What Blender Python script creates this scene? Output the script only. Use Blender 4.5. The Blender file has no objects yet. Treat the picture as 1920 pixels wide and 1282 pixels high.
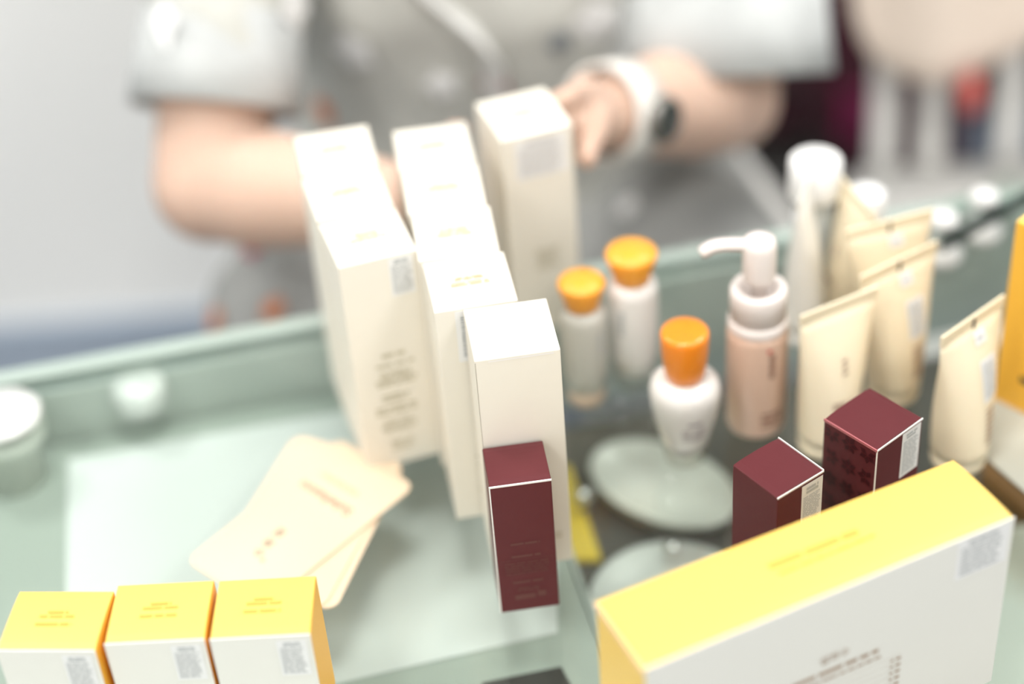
import bpy, bmesh, math, random
import numpy as np
from mathutils import Vector, Matrix, noise
from mathutils.bvhtree import BVHTree

random.seed(7)
C = bpy.context.scene.collection
R = math.radians

# ------------------------------------------------------------------ camera
TOP = 0.75                    # height of the glass table top above the floor
CH = 0.83                     # camera height above the table top
FPX = 3400.0
PITCH, ROLL = R(37.75), R(-4.545)
_f = Vector((0, math.cos(PITCH), -math.sin(PITCH)))
_r0 = Vector((1, 0, 0)); _u0 = _r0.cross(_f)
_r = math.cos(ROLL)*_r0 + math.sin(ROLL)*_u0
_u = -math.sin(ROLL)*_r0 + math.cos(ROLL)*_u0
EYE = Vector((0, 0, TOP + CH))
cd = bpy.data.cameras.new('camera'); cam = bpy.data.objects.new('camera', cd); C.objects.link(cam)
m = Matrix((_r, _u, -_f)).transposed().to_4x4(); m.translation = EYE
cam.matrix_world = m
cd.sensor_width = 36; cd.lens = FPX/1920*36
cd.clip_start = .02
cd.dof.use_dof = True; cd.dof.focus_distance = 1.075; cd.dof.aperture_fstop = 1.35
cd.dof.aperture_blades = 0
bpy.context.scene.camera = cam

def ray(px, py, d):           # a point at depth d metres along the view axis
    return EYE + d*(_f + (px-960)/FPX*_r - (py-641)/FPX*_u)
def at(px, py, h=0.0):        # the point of the picture that lies h above the table top
    v = _f + (px-960)/FPX*_r - (py-641)/FPX*_u
    return EYE + v*((TOP+h-EYE.z)/v.z)

# ------------------------------------------------------------------ world, light, exposure
sc = bpy.context.scene
w = bpy.data.worlds.new('world'); sc.world = w; w.use_nodes = True
w.node_tree.nodes['Background'].inputs[0].default_value = (1, .985, .95, 1)
w.node_tree.nodes['Background'].inputs[1].default_value = 1.25
sc.view_settings.view_transform = 'Standard'; sc.view_settings.look = 'None'
sc.view_settings.gamma = 1; sc.view_settings.use_curve_mapping = False
sc.view_settings.exposure = 0.20
CEIL = 2.75
LAMPS = [(-1.1, -.3), (1.1, -.3), (-1.1, 1.7), (1.1, 1.7), (0, .7)]
for lx, ly in LAMPS:
    ld = bpy.data.lights.new('panel_light', 'AREA'); ld.shape = 'RECTANGLE'; ld.size = .58; ld.size_y = .58
    ld.energy = 15; ld.color = (1, .985, .955)
    lo = bpy.data.objects.new('panel_light', ld); C.objects.link(lo); lo.location = (lx, ly, CEIL-.06)

# ------------------------------------------------------------------ materials
MATS = {}
def mat(name, col, rough=.5, spec=.5, metal=0, noise_amt=0, nscale=60, bump=0, alpha=1, trans=0, ior=1.45, coat=0, sss=0):
    if name in MATS: return MATS[name]
    m = bpy.data.materials.new(name); m.use_nodes = True
    nt = m.node_tree; b = nt.nodes['Principled BSDF']
    b.inputs['Base Color'].default_value = (*col, 1); b.inputs['Roughness'].default_value = rough
    b.inputs['Specular IOR Level'].default_value = spec; b.inputs['Metallic'].default_value = metal
    b.inputs['IOR'].default_value = ior
    b.inputs['Transmission Weight'].default_value = trans; b.inputs['Coat Weight'].default_value = coat
    if sss:
        b.inputs['Subsurface Weight'].default_value = sss; b.inputs['Subsurface Radius'].default_value = (.012, .005, .003)
        b.inputs['Subsurface Scale'].default_value = 1
    if noise_amt or bump:
        tc = nt.nodes.new('ShaderNodeTexCoord'); n = nt.nodes.new('ShaderNodeTexNoise')
        n.inputs['Scale'].default_value = nscale; n.inputs['Detail'].default_value = 5
        nt.links.new(tc.outputs['Object'], n.inputs['Vector'])
        if noise_amt:
            mx = nt.nodes.new('ShaderNodeMix'); mx.data_type = 'RGBA'
            mx.inputs[6].default_value = (*[c*(1-noise_amt) for c in col], 1)
            mx.inputs[7].default_value = (*[min(1, c*(1+noise_amt)) for c in col], 1)
            nt.links.new(n.outputs['Fac'], mx.inputs[0]); nt.links.new(mx.outputs[2], b.inputs['Base Color'])
        if bump:
            bp = nt.nodes.new('ShaderNodeBump'); bp.inputs['Strength'].default_value = bump; bp.inputs['Distance'].default_value = .002
            nt.links.new(n.outputs['Fac'], bp.inputs['Height']); nt.links.new(bp.outputs[0], b.inputs['Normal'])
    MATS[name] = m
    return m

def sheet_glass(name, tint, f0=.04, rough=.01):
    """float glass: tinted see-through plus a mirror part that grows at grazing angles"""
    m = bpy.data.materials.new(name); m.use_nodes = True; nt = m.node_tree
    nt.nodes.clear(); out = nt.nodes.new('ShaderNodeOutputMaterial')
    tr = nt.nodes.new('ShaderNodeBsdfTransparent'); tr.inputs[0].default_value = (*tint, 1)
    gl = nt.nodes.new('ShaderNodeBsdfGlossy'); gl.inputs['Roughness'].default_value = rough
    lw = nt.nodes.new('ShaderNodeLayerWeight'); lw.inputs[0].default_value = .5
    p = nt.nodes.new('ShaderNodeMath'); p.operation = 'POWER'; p.inputs[1].default_value = 5
    q = nt.nodes.new('ShaderNodeMath'); q.operation = 'MULTIPLY_ADD'; q.inputs[1].default_value = 1-f0; q.inputs[2].default_value = f0
    mx = nt.nodes.new('ShaderNodeMixShader')
    nt.links.new(lw.outputs['Facing'], p.inputs[0]); nt.links.new(p.outputs[0], q.inputs[0]); nt.links.new(q.outputs[0], mx.inputs[0])
    nt.links.new(tr.outputs[0], mx.inputs[1]); nt.links.new(gl.outputs[0], mx.inputs[2]); nt.links.new(mx.outputs[0], out.inputs[0])
    MATS[name] = m; return m

CREAM = mat('cream_card', (.82, .78, .69), .45, .4, noise_amt=.02, nscale=40)
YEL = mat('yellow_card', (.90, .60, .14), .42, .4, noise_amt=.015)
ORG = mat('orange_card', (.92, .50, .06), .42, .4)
WHITE = mat('white_card', (.78, .775, .72), .45, .4)
MAR = mat('maroon_foil_card', (.112, .023, .027), .36, .3, noise_amt=.05, nscale=200)
RAW = mat('white_paper_edge', (.85, .83, .8), .7)
STICK = mat('sticker_paper', (.82, .82, .81), .4)
INKG = mat('grey_ink', (.48, .50, .50), .7)
INKB = mat('brown_ink', (.40, .29, .21), .7)
INKT = mat('tan_ink', (.62, .45, .27), .7)
INKD = mat('dark_ink', (.06, .045, .035), .7)
INKM = mat('maroon_ink', (.13, .042, .038), .5)
INKO = mat('ochre_ink', (.76, .40, .07), .6)
GLASS = sheet_glass('green_float_glass', (.925, .95, .935))
PRINTS = {}

# ------------------------------------------------------------------ object helpers
def tag(o, label=None, cat=None, group=None, kind=None):
    if label: o['label'] = label
    if cat: o['category'] = cat
    if group: o['group'] = group
    if kind: o['kind'] = kind
    return o
def empty(name, loc, rz=0, label=None, cat=None, group=None):
    o = bpy.data.objects.new(name, None); C.objects.link(o); o.empty_display_size = .02
    o.location = loc; o.rotation_euler = (0, 0, rz)
    return tag(o, label, cat, group)
def obj(name, src, material=None, parent=None, smooth=False):
    if isinstance(src, bmesh.types.BMesh):
        me = bpy.data.meshes.new(name); bmesh.ops.recalc_face_normals(src, faces=src.faces[:]); src.to_mesh(me); src.free()
    else: me = src
    if material and not me.materials: me.materials.append(material)
    if smooth:
        for p in me.polygons: p.use_smooth = True
    o = bpy.data.objects.new(name, me); C.objects.link(o)
    if parent: o.parent = parent
    return o
def copy_tree(o, parent=None):
    c = o.copy(); C.objects.link(c); c.parent = parent
    for ch in list(o.children): copy_tree(ch, c)
    return c
def box(bm, x0, x1, y0, y1, z0, z1, bev=0, seg=2):
    vs = [bm.verts.new((x, y, z)) for z in (z0, z1) for x, y in ((x0, y0), (x1, y0), (x1, y1), (x0, y1))]
    fs = [bm.faces.new([vs[i] for i in q]) for q in ((3, 2, 1, 0), (4, 5, 6, 7), (0, 1, 5, 4), (1, 2, 6, 5), (2, 3, 7, 6), (3, 0, 4, 7))]
    if bev:
        es = list({e for f in fs for e in f.edges})
        bmesh.ops.bevel(bm, geom=es, offset=bev, segments=seg, affect='EDGES', profile=.5)
    return bm
def nb(): return bmesh.new()
def lathe(bm, prof, n=40, cx=0, cy=0, sx=1, sy=1):
    rings = []
    for r, z in prof:
        if r < 1e-6: rings.append([bm.verts.new((cx, cy, z))])
        else: rings.append([bm.verts.new((cx+r*sx*math.cos(2*math.pi*i/n), cy+r*sy*math.sin(2*math.pi*i/n), z)) for i in range(n)])
    for a, b in zip(rings, rings[1:]):
        for i in range(n):
            j = (i+1) % n
            if len(a) == 1 and len(b) == 1: continue
            if len(a) == 1: bm.faces.new((a[0], b[j], b[i]))
            elif len(b) == 1: bm.faces.new((a[i], a[j], b[0]))
            else: bm.faces.new((a[i], a[j], b[j], b[i]))
    return bm
def tube(bm, pts, rad, n=12, flat=1.0, up=(0, 0, 1)):
    """tapered closed tube through pts; rad: number or list of r or (rx, ry)"""
    pts = [Vector(p) for p in pts]; N = len(pts)
    rad = [rad]*N if isinstance(rad, (int, float)) else rad
    rings = []; up = Vector(up)
    for i, p in enumerate(pts):
        t = (pts[min(i+1, N-1)]-pts[max(i-1, 0)]).normalized()
        a = t.cross(up)
        if a.length < 1e-3: a = t.cross(Vector((0, 1, 0)))
        a.normalize(); b = a.cross(t).normalized()
        rx, ry = rad[i] if isinstance(rad[i], tuple) else (rad[i], rad[i]*flat)
        rings.append([bm.verts.new(p + a*rx*math.cos(2*math.pi*k/n) + b*ry*math.sin(2*math.pi*k/n)) for k in range(n)])
    for x, y in zip(rings, rings[1:]):
        for k in range(n): bm.faces.new((x[k], x[(k+1) % n], y[(k+1) % n], y[k]))
    for ring in (rings[0], rings[-1]):
        c = sum((v.co for v in ring), Vector())/n; cv = bm.verts.new(c)
        for k in range(n): bm.faces.new((ring[k], ring[(k+1) % n], cv))
    return bm
def smoothpath(pts, k=6):
    pts = [Vector(p) for p in pts]; out = []
    P = [pts[0]*2-pts[1]] + pts + [pts[-1]*2-pts[-2]]
    for i in range(1, len(P)-2):
        for s in range(k):
            t = s/k; a, b, c, d = P[i-1:i+3]
            out.append(.5*((2*b)+(c-a)*t+(2*a-5*b+4*c-d)*t*t+(3*b-a-3*c+d)*t**3))
    out.append(pts[-1]); return out
def ball(bm, c, r, s=(1, 1, 1), n=14):
    mtx = Matrix.Translation(c) @ Matrix.Diagonal((r*s[0], r*s[1], r*s[2], 1))
    bmesh.ops.create_uvsphere(bm, u_segments=n, v_segments=max(6, n*2//3), radius=1, matrix=mtx); return bm

# faces of a carton (w, d, h), origin at the middle of its base
def face_frame(face, w, d, h):
    X, Y, Z = Vector((1, 0, 0)), Vector((0, 1, 0)), Vector((0, 0, 1))
    return {'front': (Vector((0, -d/2, h/2)), X, Z, -Y), 'right': (Vector((w/2, 0, h/2)), Y, Z, X),
            'left': (Vector((-w/2, 0, h/2)), -Y, Z, -X), 'top': (Vector((0, 0, h)), X, Y, Z)}[face]
def fplace(bm, fr, rects, eps):
    O, U, V, N = fr
    for u0, u1, v0, v1 in rects:
        bm.faces.new([bm.verts.new(O+U*u+V*v+N*eps) for u, v in ((u0, v0), (u1, v0), (u1, v1), (u0, v1))])
    return bm
def words(u0, u1, v0, v1, rows, seed, fill=.62, ragged=.25, center=False, word=(1.2, 4.5)):
    """rows of small word-shaped marks"""
    rnd = random.Random(seed); out = []; rh = (v1-v0)/rows; g = rh*.45
    for i in range(rows):
        L = (u1-u0)*(1-ragged*rnd.random()); a = u0 + ((u1-u0)-L)/2 if center else u0
        e = a+L; vb = v1-(i+1)*rh
        while a < e:
            l = min(rh*rnd.uniform(*word), e-a); out.append((a, a+l, vb+rh*(1-fill)/2, vb+rh*(1+fill)/2)); a += l+g
    return out
def marks(name, parent, fr, rects, material, eps=.0003):
    return obj(name, fplace(nb(), fr, rects, eps), material, parent)
def lettering(name, parent, text, size, origin, U, V, material, align='CENTER'):
    cu = bpy.data.curves.new(name, 'FONT'); cu.body = text; cu.size = size; cu.align_x = align; cu.resolution_u = 2
    t = bpy.data.objects.new(name, cu); C.objects.link(t)
    me = bpy.data.meshes.new_from_object(t.evaluated_get(bpy.context.evaluated_depsgraph_get()))
    bpy.data.objects.remove(t); bpy.data.curves.remove(cu)
    N = U.cross(V); mm = Matrix((U, V, N)).transposed().to_4x4(); mm.translation = origin
    me.transform(mm); me.materials.clear()
    return obj(name, me, material, parent)
def sticker(parent, fr, u0, u1, v0, v1, rows, seed, ink=None, title=True, barcode=False):
    O, U, V, N = fr; bm = nb()
    c = [O+U*u+V*v for u, v in ((u0, v0), (u1, v0), (u1, v1), (u0, v1))]
    a = [bm.verts.new(p+N*.00005) for p in c]; b = [bm.verts.new(p+N*.00018) for p in c]
    bm.faces.new(b)
    for i in range(4): bm.faces.new((a[i], a[(i+1) % 4], b[(i+1) % 4], b[i]))
    s = obj('sticker', bm, STICK, parent); s['label'] = 'small white printed information sticker'
    mg = (u1-u0)*.08; rects = []
    H = v1-v0
    if barcode:
        x = v0+H*.1; rnd = random.Random(seed)
        while x < v1-H*.1:
            t = H*rnd.choice((.012, .02, .03)); rects.append((u0+mg*2, u0+(u1-u0)*.55, x, x+t)); x += t+H*rnd.choice((.014, .022))
        rects += words(u0+(u1-u0)*.65, u1-mg, v0+H*.1, v1-H*.1, 12, seed)
    else:
        if title: rects += words(u0+mg*2.5, u1-mg*2.5, v1-H*.17, v1-H*.05, 2, seed+1, .75, .1, True)
        rects += words(u0+mg, u1-mg, v0+H*.06, v1-H*(.2 if title else .06), rows, seed, .5, .2)
    obj('print', fplace(nb(), fr, rects, .00035), ink or INKG, s)
    return s

def carton(name, corners, h, label, cat='box', group=None, wd=None, mats=None, z=0, cap=True, bev=.0007):
    """corners: pixels of the top face (front-left, front-right, back-right, back-left)"""
    P = [at(*c, h+z) for c in corners]
    cen = sum(P, Vector())/4
    e = ((P[1]-P[0])+(P[2]-P[3])).normalized()
    ww = ((P[1]-P[0]).length+(P[2]-P[3]).length)/2; dd = ((P[3]-P[0]).length+(P[2]-P[1]).length)/2
    if wd: ww, dd = wd
    t = empty(name, (cen.x, cen.y, TOP+z+.0004), math.atan2(e.y, e.x), label, cat, group)
    t['w'] = ww; t['d'] = dd; t['h'] = h
    body_m, lid_m, edge_m = mats
    obj('body', box(nb(), -ww/2, ww/2, -dd/2, dd/2, 0, h-.0012, bev), body_m, t)
    if cap:
        # the tuck-in lid: a slightly bowed panel with a rolled front fold
        bm = nb(); n = 8; i0 = .0004
        rows = []
        for j in range(n+1):
            y = -dd/2+i0+(dd-2*i0)*j/n
            zz = h-.0012+.0012*math.sin(math.pi*min(1, j/n*1.0))**.5 if j not in (0,) else h-.0012
            rows.append([bm.verts.new((x, y, zz)) for x in (-ww/2+i0, ww/2-i0)])
        for a, b in zip(rows, rows[1:]): bm.faces.new((a[0], a[1], b[1], b[0]))
        bs = [[bm.verts.new((v.co.x, v.co.y, h-.0026)) for v in r] for r in rows]
        for s in (0, 1):
            for a, b, c, d in zip(rows, rows[1:], bs, bs[1:]): bm.faces.new((a[s], b[s], d[s], c[s]))
        bm.faces.new((rows[0][0], rows[0][1], bs[0][1], bs[0][0])); bm.faces.new((rows[-1][0], rows[-1][1], bs[-1][1], bs[-1][0]))
        obj('lid', bm, lid_m, t)
    if edge_m:
        bm = nb(); q = .00045
        box(bm, -ww/2-.0001, ww/2+.0001, -dd/2-.0003, -dd/2+q, h-.0020, h-.0009)
        obj('paper_edge', bm, edge_m, t)
        bm = nb(); box(bm, -ww/2-.0003, -ww/2+q, -dd/2-.0002, -dd/2+q, .001, h-.001); obj('paper_edge', bm, edge_m, t)
    return t

# ------------------------------------------------------------------ the room
FLOOR = mat('blue_grey_floor', (.17, .20, .25), .35, .4, noise_amt=.05, nscale=3)
WALL = mat('white_wall', (.90, .90, .88), .8, .2)
def slab(name, *a, material):
    return tag(obj(name, box(nb(), *a), material), kind='structure')
slab('floor', -3.2, 3.2, -2.6, 4.6, -.05, 0, material=FLOOR)
slab('wall_side', -3.2, -.22, 1.95, 2.05, 0, 1.25, material=WALL)
slab('shade_baseboard_side', -3.2, -.22, 1.935, 1.95, 0, .17, material=mat('blue_grey_shade_skirting', (.36, .42, .50), .5))  # baseboard made tall and blue-grey to paint the wall's shading towards the floor
slab('wall_back', -3.2, 3.2, 4.6, 4.7, 0, CEIL, material=WALL)
slab('wall_left', -3.3, -3.2, -2.6, 4.7, 0, CEIL, material=WALL)
slab('wall_right', 3.2, 3.3, -2.6, 4.7, 0, CEIL, material=WALL)
slab('ceiling', -3.3, 3.3, -2.6, 4.7, CEIL, CEIL+.05, material=WALL)
EMIT = bpy.data.materials.new('panel_diffuser'); EMIT.use_nodes = True
EMIT.node_tree.nodes['Principled BSDF'].inputs['Emission Color'].default_value = (1, .98, .95, 1)
EMIT.node_tree.nodes['Principled BSDF'].inputs['Emission Strength'].default_value = 5
METALW = mat('white_metal', (.8, .8, .8), .4)
for i, (lx, ly) in enumerate(LAMPS):
    t = empty('ceiling_light', (lx, ly, CEIL), 0, 'square flush ceiling light panel above the table', 'ceiling light', 'ceiling light panels')
    bm = nb(); 
    for a in ((-.31, .31, -.31, -.29), (-.31, .31, .29, .31), (-.31, -.29, -.29, .29), (.29, .31, -.29, .29)): box(bm, *a, -.035, 0)
    obj('frame', bm, METALW, t)
    obj('diffuser', box(nb(), -.29, .29, -.29, .29, -.03, -.02), EMIT, t)

# ------------------------------------------------------------------ glass display table
TAB = R(9.73)
e1, e2 = at(0, 696), at(1391, 444)
ex = Vector((math.cos(TAB), math.sin(TAB), 0)); ey = Vector((-math.sin(TAB), math.cos(TAB), 0))
ORI = Vector((e1.x, e1.y, 0))                 # a point on the far edge
def tl(p):                                    # world -> table coordinates (x along far edge, y from far edge)
    d = Vector((p.x, p.y, 0))-ORI; return d.dot(ex), d.dot(ey)
table = empty('glass_table', ORI, TAB, 'green glass display table with steel legs and an under-shelf', 'table')
TX0, TX1, TY0 = -.34, 1.02, -.66
SH = -.06                                     # under-shelf, below the table top
DK = -.11                                     # drawer floor on the right
obj('tabletop', box(nb(), TX0, TX1, TY0, -.016, TOP-.010, TOP, .001), GLASS, table)
EDGE = mat('polished_glass_edge', (.42, .50, .455), .25, .5, noise_amt=.06, nscale=8)
obj('polished_edge', box(nb(), TX0, TX1, -.016, 0, TOP-.012, TOP, .001), EDGE, table)
sx = tl(at(1086, 1105, SH))[0]
lx, ly = tl(at(2, 782))
SHELF = mat('sea_green_shelf', (.44, .49, .445), .3, .5, noise_amt=.06, nscale=6)
obj('under_shelf', box(nb(), TX0+.03, sx, TY0+.04, -.023, TOP+SH-.008, TOP+SH, .001), SHELF, table)
DECK = mat('dark_drawer_floor', (.105, .095, .08), .5, .4, noise_amt=.25, nscale=9)
obj('drawer_floor', box(nb(), sx+.006, TX1-.05, TY0+.04, -.06, TOP+DK-.012, TOP+DK, .001), DECK, table)
DIV = mat('green_grey_panel', (.52, .57, .53), .45)
obj('divider_panel', box(nb(), sx+.001, sx+.005, TY0+.04, -.06, TOP+DK-.012, TOP+SH, .001), DIV, table)
obj('back_panel', box(nb(), TX0+.03, TX1-.05, -.0215, -.0165, TOP+DK-.012, TOP-.012, .001), DIV, table)
obj('front_panel', box(nb(), sx+.006, TX1-.05, TY0+.035, TY0+.04, TOP+DK-.012, TOP-.03, .001), DIV, table)
STEEL = mat('pale_painted_steel', (.66, .69, .63), .35, .5)
CAPM = mat('pale_satin_cap', (.80, .82, .80), .25, .6, metal=.1)
legs = [(lx, ly), (TX1-.09, ly), (lx, TY0+.1), (TX1-.09, TY0+.1)]
for px, py in legs:
    g = obj('leg', lathe(nb(), [(0, 0), (.03, 0), (.03, .01), (.021, .014), (.021, TOP-.022), (.028, TOP-.020), (.028, TOP-.0105), (0, TOP-.0105)], 28, px, py), STEEL, table, True)
    obj('leg_cap', lathe(nb(), [(0, TOP), (.029, TOP), (.0295, TOP+.002), (.027, TOP+.005), (.010, TOP+.0062), (0, TOP+.0062)], 36, px, py), CAPM, table, True)
# pale round disc set just below the glass
fx, fy = tl(at(266, 752, -.03))
obj('pale_disc', lathe(nb(), [(0, TOP-.030), (.021, TOP-.030), (.021, TOP-.016), (.018, TOP-.0105), (0, TOP-.0105)], 30, fx, fy), CAPM, table, True)

# --- what lies below the glass
def flat(name, px, h, thick, material, label, cat, rnd=0.0, group=None):
    """a sheet with the given picture corners lying at height h"""
    P = [at(*c, h) for c in px]; cen = sum(P, Vector())/len(P)
    bm = nb(); vs = [bm.verts.new((p.x-cen.x, p.y-cen.y, 0)) for p in P]; f = bm.faces.new(vs)
    if rnd: bmesh.ops.bevel(bm, geom=vs, offset=rnd, segments=6, affect='VERTICES', profile=.5)
    r = bmesh.ops.extrude_face_region(bm, geom=bm.faces[:])
    for v in r['geom']:
        if isinstance(v, bmesh.types.BMVert): v.co.z += thick
    o = obj(name, bm, material); o.location = (cen.x, cen.y, TOP+h); return tag(o, label, cat, group)
PAPER = mat('white_paper', (.78, .81, .80), .6, .3)
flat('paper_sheet', [(118, 1400), (1046, 1187), (1040, 800), (760, 752), (128, 862)], SH+.0005, .0008, PAPER, 'large white paper sheet lying on the shelf below the glass', 'paper')
BLK = mat('charcoal_card', (.05, .05, .045), .5)
flat('charcoal_card', [(880, 1330), (1095, 1330), (1052, 1251), (905, 1281)], SH+.0005, .001, BLK, 'charcoal grey card under the glass in front of the white sheet', 'card')
MUST = mat('mustard_card', (.80, .58, .07), .5)
flat('mustard_folder', [(1050, 1056), (1128, 1056), (1068, 880), (1040, 880)], DK+.0005, .004, MUST, 'mustard yellow folder under the glass beside the tall cream carton', 'folder')
WOOD = mat('brown_wood', (.22, .10, .03), .5, noise_amt=.3, nscale=14)
flat('wood_plank', [(1835, 905), (1960, 1010), (1960, 960), (1850, 850)], DK+.0005, .01, WOOD, 'brown wooden plank lying in the drawer below the glass', 'plank')
GREYP = mat('grey_green_paper', (.62, .66, .60), .6)
flat('paper_pad', [(1830, 1320), (1990, 1320), (1990, 985), (1880, 1000)], DK+.0005, .006, GREYP, 'pale grey green paper pad in the drawer beside the wooden plank', 'paper')
# round dish
c = at(1172, 1168, DK); q_ = tl(c); c = c+ex*max(0, sx+.008+.0590-q_[0]); t = empty('round_plate', (c.x, c.y, TOP+DK+.0006), 0, 'flat round white plate under the glass beside the mustard folder', 'plate')
PORC = mat('pale_jade_porcelain', (.80, .81, .75), .25, .5, noise_amt=.04, nscale=30)
obj('plate_body', lathe(nb(), [(0, 0), (.035, 0), (.05, .006), (.057, .012), (.0585, .0135), (.056, .0138), (.046, .008), (0, .007)], 48), mat('white_porcelain', (.72, .74, .71), .3, .5), t, True)
obj('foot_ring', lathe(nb(), [(.03, .0005), (.034, .0005), (.034, .004), (.03, .004), (.03, .0005)], 36), PORC, t, True)
# oval dish
c = at(1243, 935, DK); t = empty('oval_dish', (c.x, c.y, TOP+DK+.0006), R(-42), 'oval pale jade dish with a round well under the glass', 'dish')
a_, b_ = .062, .040
obj('dish_body', lathe(nb(), [(0, 0), (.8, 0), (.95, .008), (1, .016), (.985, .018), (.93, .0165), (.80, .012), (0, .011)], 56, 0, 0, a_, b_), PORC, t, True)
obj('well', lathe(nb(), [(.021, .0115), (.0235, .0125), (.0245, .0142), (.026, .0125), (.0275, .0115)], 36, .028, 0), PORC, t, True)
CHROME = mat('chrome', (.9, .9, .9), .08, .5, metal=1)
for (px, py), lab in (((1096, 962), 'small chrome knob in the drawer beside the mustard folder'), ((1262, 1060), 'small chrome knob in the drawer below the jade dish')):
    c = at(px, py, DK); t = empty('chrome_knob', (c.x, c.y, TOP+DK), 0, lab, 'knob', 'chrome knobs in the drawer')
    obj('stem', lathe(nb(), [(0, .0005), (.004, .0005), (.0025, .003), (.0025, .010), (0, .010)], 16), CHROME, t, True)
    obj('ball', ball(nb(), (0, 0, .0165), .0072, n=20), CHROME, t, True)

# ------------------------------------------------------------------ cream cartons
CH_ = .1736
CM = (CREAM, CREAM, None)
def cream_prints(t, seed, left=False):
    w_, d_, h_ = t['w'], t['d'], t['h']
    ft = face_frame('top', w_, d_, h_+.0001)
    marks('top_print', t, ft, words(-.010, .010, .000, .0045, 2, seed, .7, .3, True) + words(-.013, .013, -.006, -.001, 2, seed+5, .6, .15, True), INKT)
def cream_front(t, seed, full=True):
    w_, d_, h_ = t['w'], t['d'], t['h']; ff = face_frame('front', w_, d_, h_)
    rc = words(-.006, .010, .006, .010, 1, seed, .8, 0, True) + words(-.011, .016, -.002, .002, 1, seed+1, .6, .1, True)
    rc += words(-.013, .017, -.018, -.005, 4, seed+2, .6, .3, True) + words(-.012, .012, -.031, -.024, 2, seed+3, .6, .35, True)
    rc += words(-.016, .015, -.042, -.034, 2, seed+4, .6, .1, True) + words(-.014, .014, -.058, -.046, 4, seed+6, .5, .3, True) + words(-.008, .010, -.074, -.064, 3, seed+7, .5, .2, True)
    marks('front_print', t, ff, rc, mat('olive_ink', (.56, .52, .40), .7))
WD = (.0518, .0532)
Mpx = [[(815, 585), (972, 559), (944, 470), (789, 492)], [(789, 489), (944, 470), (910, 385), (767, 404)],
       [(767, 402), (912, 384), (897, 306), (748, 325)], [(748, 324), (893, 306), (878, 231), (734, 251)]]
Lpx = [[(632, 501), (781.6, 468), (738, 384), (599, 419)], [(592, 412), (731, 382), (707, 308), (569, 336)], [(569, 332), (708, 306), (694, 235), (548, 256)]]
def column(pxs, labels, group, seed):
    out = []; prev = None
    for i, (px, lab) in enumerate(zip(pxs, labels)):
        t = carton('cream_carton', px, CH_, lab, group=group, wd=WD, mats=CM)
        if prev:                                   # push it back until it just clears the carton in front of it
            dv = Vector((-math.sin(prev.rotation_euler.z), math.cos(prev.rotation_euler.z), 0))
            gap = (t.location-prev.location).dot(dv); need = WD[1]+.0009+abs(t.rotation_euler.z-prev.rotation_euler.z)*WD[0]*.5
            t.location += dv*(need-gap) if gap < need else dv*0
        cream_prints(t, seed+i); out.append(t); prev = t
    return out
Lc = column(Lpx, ['tall cream carton with a sticker and back text, front of the row of three', 'tall cream carton in the middle of the row of three', 'tall cream carton at the far end of the row of three'], 'cream cartons', 10)
Mc = column(Mpx, ['tall cream carton with a barcode sticker, front of the row of four', 'tall cream carton second from the front in the row of four', 'tall cream carton third from the front in the row of four', 'tall cream carton at the far end of the row of four'], 'cream cartons', 30)
t = Lc[0]; cream_front(t, 50)
sticker(t, face_frame('front', WD[0], WD[1], CH_), .0065, .0225, CH_/2-.033, CH_/2-.0035, 13, 60)
t = Mc[0]
sticker(t, face_frame('front', WD[0], WD[1], CH_), -.0135, .006, CH_/2-.042, CH_/2-.003, 10, 61, barcode=True)
marks('front_print', t, face_frame('front', WD[0], WD[1], CH_), words(-.010, .012, -.066, -.030, 5, 3, .25, .3, True), mat('olive_ink', (.56, .52, .40)))
t = carton('cream_carton', [(939, 263), (1074, 234), (1020, 158), (887.5, 193)], CH_, 'tall cream carton standing apart, held between the two hands', group='cream cartons', wd=(.0530, .0570), mats=CM)
R1 = t; cream_prints(t, 70); ff = face_frame('front', .053, .057, CH_)
sticker(t, ff, -.017, .022, CH_/2-.037, CH_/2-.005, 12, 71, ink=mat('pale_grey_ink', (.55, .55, .56)))
marks('front_print', t, ff, words(-.008, .012, -.030, -.012, 6, 72, .5, .4, True), mat('olive_ink', (.56, .52, .40)))
t = carton('cream_carton', [(888.3, 674.7), (1051.8, 652.4), (1023, 556.3), (868.6, 578.6)], .1739, 'plain tall cream carton standing right behind the maroon carton', group='cream cartons', wd=(.0513, .0516), mats=CM)
ff = face_frame('front', .0513, .0516, .1739)
obj('tuck_flap', fplace(nb(), ff, [(-.0175, .0215, .0835, .0845)], .0004), RAW, t)
marks('seam_line', t, ff, [(-.0254, -.0251, -.085, .084)], mat('seam_shadow', (.35, .32, .26)), .0002)
marks('front_print', t, ff, words(.013, .020, -.066, -.060, 2, 8, .4, .2), mat('olive_ink', (.56, .52, .40)))

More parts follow.
